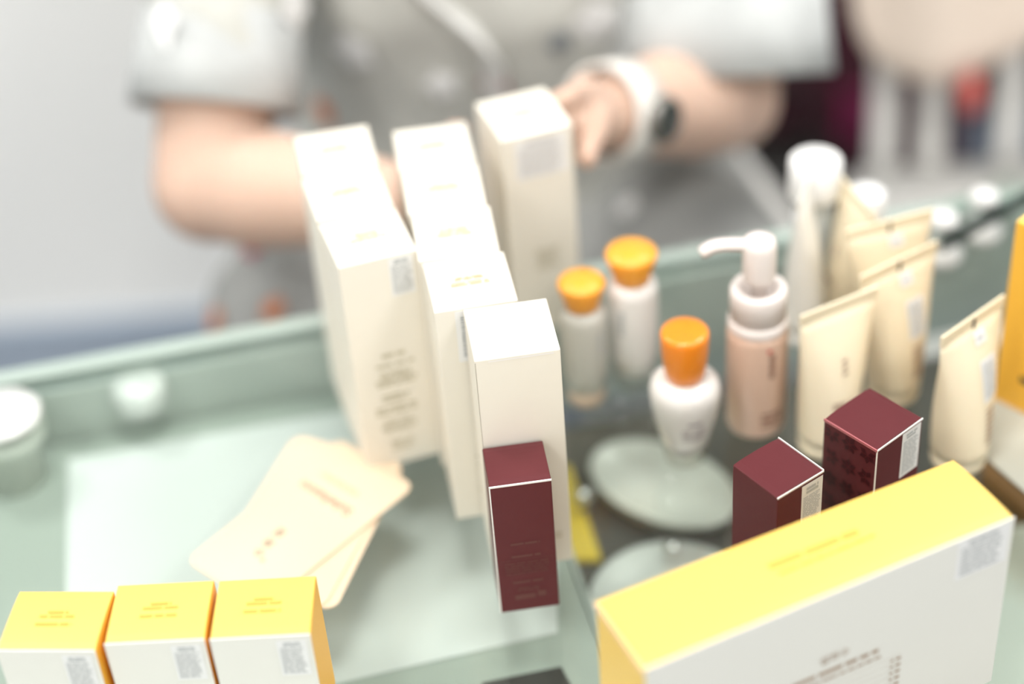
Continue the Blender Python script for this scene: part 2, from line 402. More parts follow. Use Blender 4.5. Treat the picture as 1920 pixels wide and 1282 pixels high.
# ------------------------------------------------------------------ maroon cartons
MM = (MAR, MAR, RAW)
t = carton('maroon_carton', [(917, 912.7), (1035.7, 896.4), (1015, 823.7), (903.7, 838.6)], .1075, 'small maroon carton with faint back text against the plain cream carton', group='maroon cartons', wd=(.0372, .036), mats=MM)
ff = face_frame('front', .0372, .036, .1075)
rc = words(-.009, .009, .003, .005, 1, 1, .8, 0, True) + words(-.009, .009, -.008, -.005, 1, 2, .6, 0, True) + [(-.0165, .0165, -.0095, -.0092)]
rc += words(-.014, .014, -.022, -.011, 5, 3, .4, .1, True) + words(-.010, .010, -.030, -.027, 1, 5, .6, .1, True) + words(-.007, .007, -.037, -.033, 2, 6, .5, .1, True)
rc += [(-.009, .004, -.0435, -.0395), (.0055, .0105, -.0425, -.038)]
marks('front_print', t, ff, rc, INKM)
def side_strip(t):                       # bare white paper edges at the lid fold of a rotated carton
    w_, d_, h_ = t['w'], t['d'], t['h']
    bm = nb(); box(bm, w_/2-.0004, w_/2+.0003, -d_/2, d_/2, h_-.0021, h_-.0010); obj('paper_edge', bm, RAW, t)
def damask(t, face, seed):               # tone-on-tone petals
    w_, d_, h_ = t['w'], t['d'], t['h']; O, U, V, N = face_frame(face, w_, d_, h_); bm = nb(); s = w_ if face == 'front' else d_
    for i in range(3):
        for j in range(6):
            cu = -s/2+s*(i+.5)/3; cv = -h_/2+h_*(j+.5)/6
            for k in range(6):
                a = k*math.pi/3+(.5 if (i+j) % 2 else 0); L = .0068
                dv = Vector((math.cos(a), math.sin(a))); pv = Vector((-dv.y, dv.x))
                pts = [dv*.0007, dv*L*.55+pv*.0019, dv*L, dv*L*.55-pv*.0019]
                if any(abs(cu+p.x) > s/2-.0006 or abs(cv+p.y) > h_/2-.003 for p in pts): continue
                bm.faces.new([bm.verts.new(O+U*(cu+p.x)+V*(cv+p.y)+N*.0002) for p in pts])
    obj('petal_print', bm, mat('maroon_gloss_ink', (.055, .009, .012), .3, .4), t)
t = carton('maroon_carton', [(1374.5, 869.7), (1458.6, 933.4), (1544.7, 879.7), (1458.6, 818.6)], .1075, 'maroon carton with a narrow sticker between the yellow box and pump bottle', group='maroon cartons', wd=(.0385, .0369), mats=(MAR, MAR, None))
side_strip(t); sticker(t, face_frame('right', .0385, .0369, .1075), .001, .0178, .1075/2-.050, .1075/2-.004, 26, 80)
bm = nb(); box(bm, -.0385/2, .0385/2, .0369/2-.0004, .0369/2+.0002, .1075-.0018, .1075-.0003); obj('paper_edge', bm, RAW, t)
t = carton('maroon_carton', [(1544.7, 782.4), (1643.3, 842.3), (1731.9, 782.4), (1632, 726)], .1075, 'maroon petal-patterned carton in front of the cream tubes', group='maroon cartons', wd=(.0414, .0422), mats=(MAR, MAR, None))
side_strip(t); damask(t, 'front', 4)
bm = nb(); box(bm, .0207-.0005, .0207+.0003, -.0211-.0002, -.0211+.0004, .001, .106); obj('paper_edge', bm, RAW, t)
bm = nb(); box(bm, -.0207, .0207, -.0211-.0003, -.0211+.0005, .1048, .1066); tag(obj('lid_fold', bm, mat('pink_foil_fold', (.45, .14, .15), .3, .7), t))
sticker(t, face_frame('right', .0414, .0422, .1075), .0025, .0195, .1075/2-.0385, .1075/2-.003, 20, 81)

# ------------------------------------------------------------------ yellow boxes
def white_front(t, rim=.0012):
    w_, d_, h_ = t['w'], t['d'], t['h']
    tag(obj('front_panel', box(nb(), -w_/2-.0001, w_/2+.0001, -d_/2-.0008, -d_/2+.0002, .0005, h_-.0001, .0002), WHITE, t), 'off-white front panel')
HY = .092
Ypx = [([(-5, 1220), (181, 1217.5), (215, 1107.5), (30, 1105)], 'yellow-topped white carton at the row end farthest from the ivory cards'),
       ([(190, 1207.5), (387.5, 1199), (402.5, 1084), (220, 1095)], 'yellow-topped white carton in the middle of the row of three'),
       ([(391.5, 1197.5), (584, 1189), (592.5, 1076), (410, 1087.5)], 'yellow-topped white carton touching the stack of cream cards')]
for i, (px, lab) in enumerate(Ypx):
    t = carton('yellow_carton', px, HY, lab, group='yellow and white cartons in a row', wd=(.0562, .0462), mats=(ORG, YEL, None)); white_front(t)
    fr = face_frame('top', .0562, .0462, HY+.0001)
    marks('top_print', t, fr, words(-.006, .006, .004, .0065, 1, i, .7, 0, True)+words(-.010, .010, .0005, .0035, 1, i+4, .7, 0, True)+words(-.011, .010, -.0055, -.0025, 1, i+8, .7, 0, True), INKO)
    f2 = face_frame('front', .0562, .0482, HY)
    sticker(t, f2, .0085, .0255, HY/2-.032, HY/2-.0035, 14, 90+i)
t = carton('yellow_gift_box', [(1207.4, 1254), (1904.5, 968), (1785.7, 860.5), (1118, 1125)], .1328, 'long yellow box with white front standing on edge', mats=(YEL, YEL, None), cap=True, bev=.0012)
white_front(t); w_, d_, h_ = t['w'], t['d'], t['h']
tag(obj('lid_rim', box(nb(), -w_/2-.0009, -w_/2+.0004, -d_/2, d_/2, h_-.0045, h_-.0012, .0003), mat('peach_rim', (.86, .62, .38), .5), t), 'peach paper fold along the short edge')
fr = face_frame('top', w_, d_, h_+.0003)
marks('top_print', t, fr, words(-.022, .034, .001, .0065, 1, 5, .7, 0, True)+words(-.020, .040, -.0045, -.0015, 1, 6, .6, 0, True), INKO)
f2 = face_frame('front', w_, d_+.0016, h_)
sticker(t, f2, w_/2-.037, w_/2-.003, h_/2-.031, h_/2-.002, 9, 99)
O, U, V, N = f2
P0 = O+N*.0004
lettering('front_lettering', t, '설화수', .0070, P0+U*.001+V*(h_/2-.0535), U, V, INKB)
rc = words(-.026, .030, h_/2-.0635, h_/2-.0590, 1, 12, .62, 0) + words(-.026, .032, h_/2-.0685, h_/2-.066, 1, 13, .6, 0)
for k in range(9):
    v = h_/2-.0725-k*.0052; rc.append((-.026, .046, v, v+.00015)); rc += [(.039, .041, v-.0034, v-.0018), (.0425, .046, v-.0034, v-.0018)]
marks('front_print', t, f2, rc, INKB, .0004)
# orange box at the far right, on a pale card
flat('pale_card', [(1838, 852), (2010, 1000), (2060, 880), (1863, 738)], .0004, .0015, mat('pale_grey_card', (.46, .48, .43), .5), 'pale grey card lying under the standing orange box', 'card')
a = at(1862, 747, .002); b = at(1920, 776, .002); e = (b-a).normalized(); nrm = Vector((-e.y, e.x, 0))
w_, d_, h_ = .075, .05, .150
cen = a+e*w_/2+nrm*d_/2
t = empty('orange_box', (cen.x, cen.y, TOP+.002), math.atan2(e.y, e.x), 'tall orange yellow box with black mark standing on pale card', 'box')
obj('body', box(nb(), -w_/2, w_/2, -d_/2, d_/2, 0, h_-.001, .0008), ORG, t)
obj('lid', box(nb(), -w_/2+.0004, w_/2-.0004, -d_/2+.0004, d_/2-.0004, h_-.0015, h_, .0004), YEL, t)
obj('bottom_fold', box(nb(), -w_/2-.0003, w_/2+.0003, -d_/2-.0003, -d_/2+.0005, .0002, .0012), mat('peach_rim', (.86, .62, .38)), t)
fr = face_frame('front', w_, d_, h_); ff = words(-.019, -.001, -.050, -.044, 1, 3, .9, 0, False, (.8, 1.6))
marks('front_print', t, fr, ff, INKD)

# ------------------------------------------------------------------ cream cards
INKC = mat('deep_brown_ink', (.16, .08, .045), .7)
CARD = mat('ivory_card', (.78, .62, .45), .5, .4)
def card(px, z, label, letters=False):
    o = flat('ivory_card', px, z, .0008, CARD, label, 'card', .009, 'ivory cards fanned out'); return o
card([(556, 816), (760, 872), (628, 1146), (402, 1086)], .0003, 'ivory card at the bottom of the fanned stack on the glass')
card([(553, 818), (757, 870), (606, 1142), (386, 1078)], .0016, 'ivory card in the middle of the fanned stack, turned steeper')
Bc = [(348, 1052), (636, 822), (779, 912), (490, 1145)]
t = card(Bc, .0034, 'ivory card with brown lettering on top of the fanned stack')
zz = .0008+.0002
def on_card(px, py):
    p = at(px, py, .0043); return Vector((p.x-t.location.x, p.y-t.location.y, zz))
u = (on_card(575, 910)-on_card(650, 955)).normalized(); v = Vector((-u.y, u.x, 0))
lettering('card_lettering', t, 'Sulwhasoo', .0115, on_card(617, 928), u, v, INKC)
O = on_card(640, 905); marks('card_print', t, (O, u, v, Vector((0, 0, 1))), words(-.019, .019, -.001, .004, 2, 5, .45, .1, True), INKT, .0001)
for (px, py), ch in (((531, 994), '설'), ((511, 1012), '화'), ((493, 1030), '수')):
    lettering('card_lettering', t, ch, .0088, on_card(px, py), u, v, INKD)
O = on_card(492, 1050); marks('card_seal', t, (O, u, v, Vector((0, 0, 1))), [(-.0014, .0014, -.0014, .0014)], INKB, .0001)

# ------------------------------------------------------------------ bottles
AMBER = mat('amber_orange_plastic', (.86, .27, .018), .28, .5, coat=.3, sss=.25)
AMBER2 = mat('light_orange_plastic', (.92, .40, .04), .35, .5, sss=.2)
PEARL = mat('pearl_white_glass', (.78, .76, .73), .18, .5, coat=.5)
FROST = mat('frosted_grey_glass', (.58, .58, .53), .25, .5, coat=.4)
PINKB = mat('peach_beige_bottle', (.72, .50, .38), .28, .5, coat=.4, noise_amt=.02)
PINKW = mat('pink_white_plastic', (.82, .75, .71), .3, .5)
CLEAR = sheet_glass('clear_base_glass', (.90, .88, .85), .06)
def bottle(name, px, label, prof, mbody, group=None):
    c = at(*px); t = empty(name, (c.x, c.y, TOP), R(-10), label, 'bottle', group)
    obj('body', lathe(nb(), prof, 44), mbody, t, True); return t
def curved_print(t, r, a0, rects, material, name='label_print'):
    """marks wrapped around a bottle; rects in (arc metres, height); a0 = direction of the middle"""
    bm = nb()
    for u0, u1, v0, v1 in rects:
        vs = []
        n = max(1, int((u1-u0)/.002))
        for k in range(n):
            q = [(u0+(u1-u0)*k/n, v0), (u0+(u1-u0)*(k+1)/n, v0), (u0+(u1-u0)*(k+1)/n, v1), (u0+(u1-u0)*k/n, v1)]
            fv = []
            for uu, vv in q:
                rr = r(vv) if callable(r) else r
                an = a0+uu/rr; fv.append(bm.verts.new((math.cos(an)*(rr+.0003), math.sin(an)*(rr+.0003), vv)))
            bm.faces.new(fv)
    obj(name, bm, material, t)
# short serum bottle
prof = [(0, .012), (.0135, .012), (.0165, .020), (.0205, .036), (.0235, .052), (.0240, .060), (.0228, .066), (.019, .070), (.012, .0715), (0, .0715)]
t = bottle('serum_bottle', (1285, 856), 'short white bottle with tall amber cap and tapering clear base', prof, PEARL)
obj('clear_base', lathe(nb(), [(0, 0), (.0125, 0), (.0138, .0015), (.0150, .0119), (0, .0119)], 44), CLEAR, t, True)
obj('cap', lathe(nb(), [(0, .0716), (.0125, .0716), (.0138, .078), (.0152, .090), (.0160, .104), (.0158, .1075), (.0145, .1092), (.010, .1085), (0, .1078)], 44), AMBER, t, True)
pr = lambda z: float(np.interp(z, [p[1] for p in prof[1:8]], [p[0] for p in prof[1:8]]))
curved_print(t, pr, R(-72), words(-.004, .006, .045, .049, 1, 3, .7, 0, True)+words(-.008, .009, .030, .042, 3, 4, .5, .2, True), mat('grey_violet_ink', (.42, .38, .40), .6))
# two lotion bottles with orange lids
def lotion(px, label, s, mbody, clear, pa):
    c = at(*px); t = empty('lotion_bottle', (c.x, c.y, TOP), R(-10), label, 'bottle', 'small bottles with orange lids')
    rb = .0165*s; H = .082*s
    pr = [(0, .013*s), (rb*.86, .013*s), (rb, .028*s), (rb, H-.008*s), (rb*.93, H-.002*s), (rb*.7, H), (0, H)]
    obj('body', lathe(nb(), pr, 40), mbody, t, True)
    obj('clear_base', lathe(nb(), [(0, 0), (rb*.74, 0), (rb*.80, .0015), (rb*.86, .0129*s), (0, .0129*s)], 40), clear, t, True)
    cap = obj('cap', lathe(nb(), [(0, H+.0002), (.0112*s, H+.0002), (.0125*s, H+.006*s), (.0158*s, H+.0165*s), (.0164*s, H+.0195*s), (.0152*s, H+.0215*s), (0, H+.0222*s)], 40), AMBER2, t, True)
    curved_print(t, rb, R(pa), words(-.002, .002, H*.58, H*.82, 4, 9, .8, 0, True), mat('grey_ink', (.36, .38, .38)))
    return t
lotion((1100, 745), 'small frosted bottle with orange lid beside the tall cream carton', 1.0, FROST, mat('peach_base', (.62, .50, .38), .3), -40)
lotion((1190, 712), 'small white bottle with orange lid and clear glass base', 1.10, PEARL, CLEAR, -112)
# pump bottle
c = at(1416, 793); t = empty('pump_bottle', (c.x, c.y, TOP), R(-10), 'peach pump bottle with white collar and long spout', 'bottle')
obj('body', lathe(nb(), [(0, 0), (.016, 0), (.0195, .0025), (.0208, .007), (.0208, .081), (.0205, .085), (.0195, .087), (0, .087)], 44), PINKB, t, True)
obj('shoulder_ring', lathe(nb(), [(0, .0871), (.0198, .0871), (.0204, .089), (.0200, .094), (.0182, .0955), (0, .0955)], 44), PINKW, t, True)
obj('collar', lathe(nb(), [(0, .0956), (.0190, .0956), (.0190, .116), (.0182, .118), (.0135, .1182), (.0125, .1175), (.0115, .108), (0, .108)], 44), PINKW, t, True)
p = obj('pump_head', lathe(nb(), [(0, .1082), (.0058, .1082), (.0058, .124), (.0098, .1245), (.0108, .127), (.0112, .130), (.0111, .150), (.0103, .1555), (.0065, .1578), (0, .158)], 32), PINKW, t, True)
sp = smoothpath([(-.006, 0, .1515), (-.020, -.001, .1520), (-.030, -.002, .1508), (-.0375, -.003, .1462)], 5)
o = obj('spout', tube(nb(), sp, [(.0050, .0042)]*(len(sp)-2)+[(.0048, .0042), (.0040, .0038)], 14), PINKW, p, True)
curved_print(t, .0208, R(-60), words(-.002, .002, .055, .076, 3, 2, .85, 0, True)+words(-.008, .010, .012, .026, 3, 6, .6, .2, True), mat('brown_label_ink', (.30, .17, .12), .6))
curved_print(t, .0208, R(-66), [(-.0015, .0015, .077, .080)], mat('red_ink', (.6, .06, .05), .6), 'red_seal')
# white capped bottles behind the tubes
def capped(px, h, rb, rc, label, mbody):
    P = at(*px, h); t = empty('white_capped_bottle', (P.x, P.y, TOP), 0, label, 'bottle', 'white capped bottles')
    obj('body', lathe(nb(), [(0, 0), (rb-.003, 0), (rb, .004), (rb, h-.045), (rb-.003, h-.036), (rc*.8, h-.030), (0, h-.030)], 40), mbody, t, True)
    obj('cap', lathe(nb(), [(0, h-.0298), (rc-.0005, h-.0298), (rc, h-.028), (rc, h-.002), (rc-.002, h), (0, h)], 40), mat('bright_white_plastic', (.86, .86, .85), .35), t, True)
BLUEW = mat('blue_white_glass', (.66, .71, .73), .2, .5, coat=.5)
capped((1530, 296), .126, .0145, .0190, 'bluish bottle with a wide white cap behind the white tube', BLUEW)
capped((1623, 358), .100, .0125, .0150, 'white capped bottle mostly hidden behind the cream tubes', BLUEW)

# ------------------------------------------------------------------ cosmetic tubes standing on their caps
TUBE = mat('cream_tube_plastic', (.85, .74, .54), .33, .5, coat=.2, sss=.08)
TUBEW = mat('white_tube_plastic', (.84, .82, .77), .33, .5, coat=.2)
def squeeze_tube(base, sl, sr, h, r, label, mt=TUBE, back=None, front=None, tagged=False):
    B = at(*base); A, D = at(*sl, h), at(*sr, h)
    e = (D-A); wd = e.length; e.normalize(); rz = math.atan2(e.y, e.x)
    cs = (A+D)/2; off = Vector((cs.x-B.x, cs.y-B.y, 0)); off = Vector((off.dot(e), off.dot(Vector((-e.y, e.x, 0))), 0))
    t = empty('squeeze_tube', (B.x, B.y, TOP), rz, label, 'tube', 'squeeze tubes standing on their caps')
    hc = .010
    obj('cap', lathe(nb(), [(0, 0), (r*.86, 0), (r*.95, .001), (r, .004), (r, hc), (0, hc)], 36), mt, t, True)
    bm = nb(); n = 40; rings = []; K = 14
    for k in range(K+1):
        s = k/K; z = hc+.0004+(h-.009-hc)*s
        rx = r+(wd/2-r)*s; ry = max(.0011, r*(1-s**2.3)+.0008)
        ox, oy = off.x*s, off.y*s
        rings.append([bm.verts.new((ox+rx*math.cos(2*math.pi*i/n), oy+ry*math.sin(2*math.pi*i/n), z)) for i in range(n)])
    for a, b in zip(rings, rings[1:]):
        for i in range(n): bm.faces.new((a[i], a[(i+1) % n], b[(i+1) % n], b[i]))
    bm.faces.new(rings[0]); bm.faces.new(rings[-1])
    body = obj('body', bm, mt, t, True)
    obj('crimped_seal', box(nb(), off.x-wd/2, off.x+wd/2, off.y-.0011, off.y+.0011, h-.0092, h, .0008), mt, t)
    def surf(u, z):               # a point on the front of the tube
        s = min(1, max(0, (z-hc)/(h-.009-hc))); rx = r+(wd/2-r)*s; ry = max(.0011, r*(1-s**2.3)+.0008)
        uu = max(-.97, min(.97, u/rx)); return Vector((off.x*s+u, off.y*s-ry*math.sqrt(1-uu*uu)-.0005, z))
    def patch(nm, rects, mm, lift=0, parent=None):
        bm = nb()
        for u0, u1, z0, z1 in rects:
            nu, nz = max(1, int((u1-u0)/.003)), max(1, int((z1-z0)/.004))
            for i in range(nu):
                for j in range(nz):
                    q = [(u0+(u1-u0)*(i+x)/nu, z0+(z1-z0)*(j+y)/nz) for x, y in ((0, 0), (1, 0), (1, 1), (0, 1))]
                    bm.faces.new([bm.verts.new(surf(*p)+Vector((0, -lift, 0))) for p in q])
        return obj(nm, bm, mm, parent or t)
    if tagged:
        obj('eye_mark', box(nb(), off.x-.001, off.x+.001, off.y-.0018, off.y-.0011, h-.0105, h-.002), INKD, t)
        s = patch('price_tag', [(-.002, .009, h-.020, h-.0115)], STICK, .0005); patch('print', words(0, .008, h-.018, h-.014, 1, 4, .6, 0), mat('grey_ink', (.36, .38, .38)), .0008, s)
        s = patch('sticker', [(-.001, .015, h-.058, h-.030)], STICK, .0003); patch('print', words(.0005, .0138, h-.056, h-.032, 12, 5, .6, .15), mat('grey_ink', (.36, .38, .38)), .0006, s)
        patch('back_print', words(.001, .014, .022, h-.063, 7, 6, .5, .3), INKB, .0002)
    else:
        patch('front_print', words(-.009, .006, .040, .046, 1, 7, .8, 0)+words(-.002, .002, .062, .074, 3, 8, .6, 0, True), INKB, .0002)
    return t
squeeze_tube((1545, 833), (1500, 592), (1646, 535), .110, .0185, 'cream tube with plain front nearest the pump bottle')
squeeze_tube((1672, 735), (1612, 518), (1758, 450), .112, .0185, 'cream tube with sticker right behind the plain-fronted tube', tagged=True)
squeeze_tube((1664, 662), (1585, 432), (1750, 390), .118, .0185, 'cream tube at the rear of the line of tubes', tagged=True)
squeeze_tube((1795, 862), (1765, 632), (1883, 551), .112, .0185, 'cream tube with sticker standing alone by the orange box', tagged=True)
squeeze_tube((1588, 602), (1574, 325), (1642, 405), .114, .0175, 'cream tube turned edge-on behind the other tubes')
squeeze_tube((1507, 632), (1520, 326), (1496, 380), .124, .0145, 'slim white tube beside the white capped bottle', mt=TUBEW)

# ------------------------------------------------------------------ little glass stand on white standoffs
A, B = at(1768, 458, .030), at(1960, 350, .030)
e = (B-A).normalized(); n_ = Vector((-e.y, e.x, 0)); t = empty('glass_stand', (A.x, A.y, TOP), math.atan2(e.y, e.x), 'small glass stand plate raised on white standoffs by the orange box', 'stand')
L = (B-A).length
obj('plate', box(nb(), 0, L, .003, .036, .026, .031, .0005), GLASS, t)
obj('dark_edge', box(nb(), 0, L, -.001, .003, .0236, .0340, .0004), mat('dark_green_edge', (.010, .020, .017), .3), t)
WPL = mat('bright_white_plastic', (.86, .86, .85), .35)
for x, y in ((.020, .018), (.066, .018)):
    obj('standoff', lathe(nb(), [(0, 0), (.016, 0), (.0165, .006), (.009, .010), (.009, .018), (.0125, .0235), (0, .0235)], 28, x, y), WPL, t, True)
    obj('standoff_cap', lathe(nb(), [(0, .0312), (.011, .0312), (.011, .036), (.009, .039), (0, .040)], 28, x, y), WPL, t, True)

# ------------------------------------------------------------------ the seated person
def remeshed(bm, voxel, smooth_it=6):
    me = bpy.data.meshes.new('tmp'); bmesh.ops.recalc_face_normals(bm, faces=bm.faces[:]); bm.to_mesh(me); bm.free()
    o = bpy.data.objects.new('tmp', me); C.objects.link(o)
    r = o.modifiers.new('r', 'REMESH'); r.mode = 'VOXEL'; r.voxel_size = voxel
    s = o.modifiers.new('s', 'SMOOTH'); s.factor = .5; s.iterations = smooth_it
    dg = bpy.context.evaluated_depsgraph_get(); out = bpy.data.meshes.new_from_object(o.evaluated_get(dg))
    bpy.data.objects.remove(o); return out
SKIN = mat('skin', (.66, .46, .36), .5, .35, noise_amt=.05, nscale=25, sss=.15)
person = empty('person', (0, 1.56, 0), 0, 'seated person in grey short-sleeved uniform reaching round the cartons', 'person')
def W(v): return Vector(v)-Vector((0, 1.56, 0))
SHL, SHR = (-.190, 1.485, 1.03), (.215, 1.525, 1.03)
ELL, ELR = (-.240, 1.285, .775), (.203, 1.378, .765)
WRL, WRR = (-.065, 1.190, .803), (.075, 1.248, .835)
bm = nb()
tube(bm, [W(p) for p in ((0, 1.64, .47), (0, 1.64, .58), (0, 1.60, .72), (0, 1.55, .88), (0, 1.51, 1.00), (0, 1.505, 1.06))], [(.15, .10), (.16, .105), (.125, .09), (.145, .095), (.16, .085), (.07, .06)], 24, up=(0, 1, 0))
tube(bm, [W(p) for p in ((0, 1.505, 1.02), (0, 1.495, 1.10), (0, 1.465, 1.17))], [.058, .052, .055], 16)
ball(bm, W((0, 1.445, 1.245)), .092, (.82, 1.0, 1.22), 24)                   # skull
ball(bm, W((0, 1.405, 1.185)), .060, (.95, .9, 1.0), 18)                     # jaw
tube(bm, [W(p) for p in ((0, 1.352, 1.255), (0, 1.340, 1.225), (0, 1.352, 1.212))], [.008, .013, .010], 10)   # nose
ball(bm, W((0, 1.354, 1.186)), .014, (1.6, .6, .5), 10)                      # mouth
for s in (-1, 1): ball(bm, W((s*.078, 1.452, 1.235)), .022, (.4, .8, 1.3), 10)
for sh, el, wr in ((SHL, ELL, WRL), (SHR, ELR, WRR)):
    sh, el, wr = W(sh), W(el), W(wr)
    tube(bm, [sh.lerp(W((0, 1.5, 1.03)), .3), sh, sh.lerp(el, .35), sh.lerp(el, .75), el], [.028, .036, .047, .050, .048], 18)
    ball(bm, el, .049, n=16)
    tube(bm, [el, el.lerp(wr, .25), el.lerp(wr, .6), wr], [.046, .050, .041, (.029, .025)], 18)
# thighs, shins, feet
for s in (-1, 1):
    tube(bm, [W(p) for p in ((s*.09, 1.64, .53), (s*.13, 1.46, .54), (s*.15, 1.31, .53), (s*.15, 1.29, .48), (s*.15, 1.33, .30), (s*.15, 1.36, .09))], [.088, .078, .060, .058, .052, .036], 18)
    tube(bm, [W(p) for p in ((s*.15, 1.38, .06), (s*.155, 1.30, .045), (s*.16, 1.21, .03))], [(.036, .05), (.042, .034), (.036, .02)], 14)
# hand on the far right corner of the carton
def hand(wr, palm, fingers, thumb, pr):
    wr, palm = W(wr), [W(p) for p in palm]
    tube(bm, [wr]+palm, pr, 16)
    for f in fingers: tube(bm, [W(p) for p in f], [.0095, .0088, .0080, .0066][:len(f)], 10)
    tube(bm, [W(p) for p in thumb], [.013, .0105, .0092, .0075][:len(thumb)], 10)
fr = []
for k, z in enumerate((.895, .878, .861, .845)):
    l = (.95, 1.08, 1.0, .82)[k]
    fr.append([(.070, 1.212, .5*z+.5*.855), (.058, 1.178, z), (.030, 1.1590, z), (.030-.036*l, 1.1590-.0107*l, z-.002)])
hand(WRR, [(.073, 1.228, .848), (.066, 1.203, .860)], fr, [(.082, 1.220, .858), (.078, 1.182, .864), (.0680, 1.148, .866), (.0650, 1.126, .868)], [(.027, .024), (.020, .031), (.016, .033)])
fl = []
for k, z in enumerate((.862, .843, .825, .808)):
    l = (.9, 1, .95, .8)[k]
    fl.append([(-.052, 1.178, .4*z+.6*.82), (-.036, 1.163, z), (-.0300, 1.143, z), (-.0300+.002*l, 1.143-.012*l, z)])
hand(WRL, [(-.056, 1.183, .815), (-.048, 1.174, .828)], fl, [(-.052, 1.187, .838), (-.040, 1.180, .860), (-.030, 1.170, .876), (-.024, 1.160, .884)], [(.027, .023), (.020, .032), (.016, .036)])
# bend the forearm a little fuller on the inside
bodyme = remeshed(bm, .0042, 4)
obj('body', bodyme, SKIN, person, True)
HAIR = mat('dark_hair', (.03, .022, .018), .45, noise_amt=.3, nscale=80)
bm = nb(); ball(bm, W((0, 1.468, 1.272)), .098, (.86, 1.0, 1.12), 20); ball(bm, W((0, 1.555, 1.27)), .045, n=14)
for v in bm.verts[:]:
    if v.co.y < W((0, 1.40, 0)).y and v.co.z < 1.315: v.co.y = W((0, 1.42, 0)).y
obj('hair', bm, HAIR, person, True)
obj('lips', ball(nb(), W((0, 1.3475, 1.187)), .012, (1.5, .42, .45), 14), mat('lip_rose', (.50, .16, .14), .4), person, True)
for s in (-1, 1):
    obj('eyebrow', tube(nb(), [W((s*.016, 1.3545, 1.262)), W((s*.031, 1.3570, 1.267)), W((s*.047, 1.3690, 1.262))], [.0022, .0026, .0014], 8), HAIR, person, True)
EYEW = mat('eye_white', (.8, .8, .8), .2); IRIS = mat('iris', (.04, .025, .02), .2)
for s in (-1, 1):
    o = obj('eye', ball(nb(), W((s*.031, 1.3720, 1.245)), .0112, (1.15, 1, .75), n=14), EYEW, person, True)
    obj('iris', ball(nb(), W((s*.031, 1.3620, 1.2445)), .0050, (1, .35, 1), 10), IRIS, o, True)

# clothing: grey uniform with small printed flowers
def cloth(name, col, spots=True):
    m = bpy.data.materials.new(name); m.use_nodes = True; nt = m.node_tree; b = nt.nodes['Principled BSDF']
    b.inputs['Roughness'].default_value = .8; b.inputs['Specular IOR Level'].default_value = .2
    tc = nt.nodes.new('ShaderNodeTexCoord'); n = nt.nodes.new('ShaderNodeTexNoise'); n.inputs['Scale'].default_value = 18
    nt.links.new(tc.outputs['Object'], n.inputs['Vector'])
    r = nt.nodes.new('ShaderNodeValToRGB'); r.color_ramp.elements[0].position = .35; r.color_ramp.elements[1].position = .7
    r.color_ramp.elements[0].color = (*[c*.9 for c in col], 1); r.color_ramp.elements[1].color = (*[min(1, c*1.12) for c in col], 1)
    nt.links.new(n.outputs['Fac'], r.inputs[0]); nt.links.new(r.outputs[0], b.inputs['Base Color'])
    MATS[name] = m; return m
GREY = cloth('grey_uniform_cloth', (.56, .56, .52)); GREYL = cloth('pale_grey_cuff_cloth', (.54, .555, .55)); GREYD = cloth('mid_grey_skirt_cloth', (.36, .365, .355))
bm = nb()
tube(bm, [W(p) for p in ((0, 1.57, .57), (0, 1.56, .64), (0, 1.54, .74), (0, 1.52, .86), (0, 1.51, .96), (0, 1.505, 1.04), (0, 1.505, 1.075))], [(.215, .165), (.20, .155), (.185, .14), (.185, .14), (.19, .12), (.15, .085), (.075, .066)], 28, up=(0, 1, 0))
for sh, el, f in ((SHL, ELL, .72), (SHR, ELR, .86)):
    sh, el = W(sh), W(el)
    tube(bm, [sh.lerp(W((0, 1.5, 1.02)), .45), sh, sh.lerp(el, .3), sh.lerp(el, .55), sh.lerp(el, f)], [.060, .062, .065, .067, .066], 20)
for sh in (SHL, SHR): ball(bm, W(sh)+Vector((0, 0, -.012)), .064, n=18)
blme = remeshed(bm, .006, 8)
def wrinkle(me, amp, sc_, seed):
    n = len(me.vertices); co = np.empty(n*3, 'f'); no = np.empty(n*3, 'f')
    me.vertices.foreach_get('co', co); me.vertex_normals.foreach_get('vector', no); co = co.reshape(-1, 3); no = no.reshape(-1, 3)
    a = np.empty(n, 'f')
    for k in range(n):
        c = co[k]; q = Vector((c[0]*sc_+seed, c[1]*sc_, c[2]*sc_*.55+c[0]*sc_*.6)); a[k] = noise.noise(q)+.5*noise.noise(q*2.1)
    me.vertices.foreach_set('co', (co+no*(amp*a)[:, None]).ravel()); me.update()
wrinkle(blme, .011, 11, 3)
bl = obj('blouse', blme, GREY, person, True)
def ringband(name, c, ax, r0, r1, length, material, parent, wav=0):
    ax = ax.normalized(); a = ax.cross(Vector((0, 1, 0))).normalized(); b = ax.cross(a); bm = nb(); n = 40; rows = []
    for k, (rr, s) in enumerate(((r0-.004, 0), (r0, 0), (r0*.5+r1*.5, .5), (r1, 1), (r1-.004, 1), (r0*.5+r1*.5-.005, .5))):
        rows.append([bm.verts.new(c+ax*length*s+(a*math.cos(2*math.pi*i/n)+b*math.sin(2*math.pi*i/n))*(rr+wav*math.sin(6*math.pi*i/n))) for i in range(n)])
    for x, y in zip(rows, rows[1:]+rows[:1]):
        for i in range(n): bm.faces.new((x[i], x[(i+1) % n], y[(i+1) % n], y[i]))
    return obj(name, bm, material, parent, True)
for sh, el, f, rr in ((SHL, ELL, .57, .066), (SHR, ELR, .70, .088)):
    sh, el = W(sh), W(el); ringband('cuff', sh.lerp(el, f), el-sh, rr, rr+.006, (el-sh).length*.24, GREYL, bl, .0015)
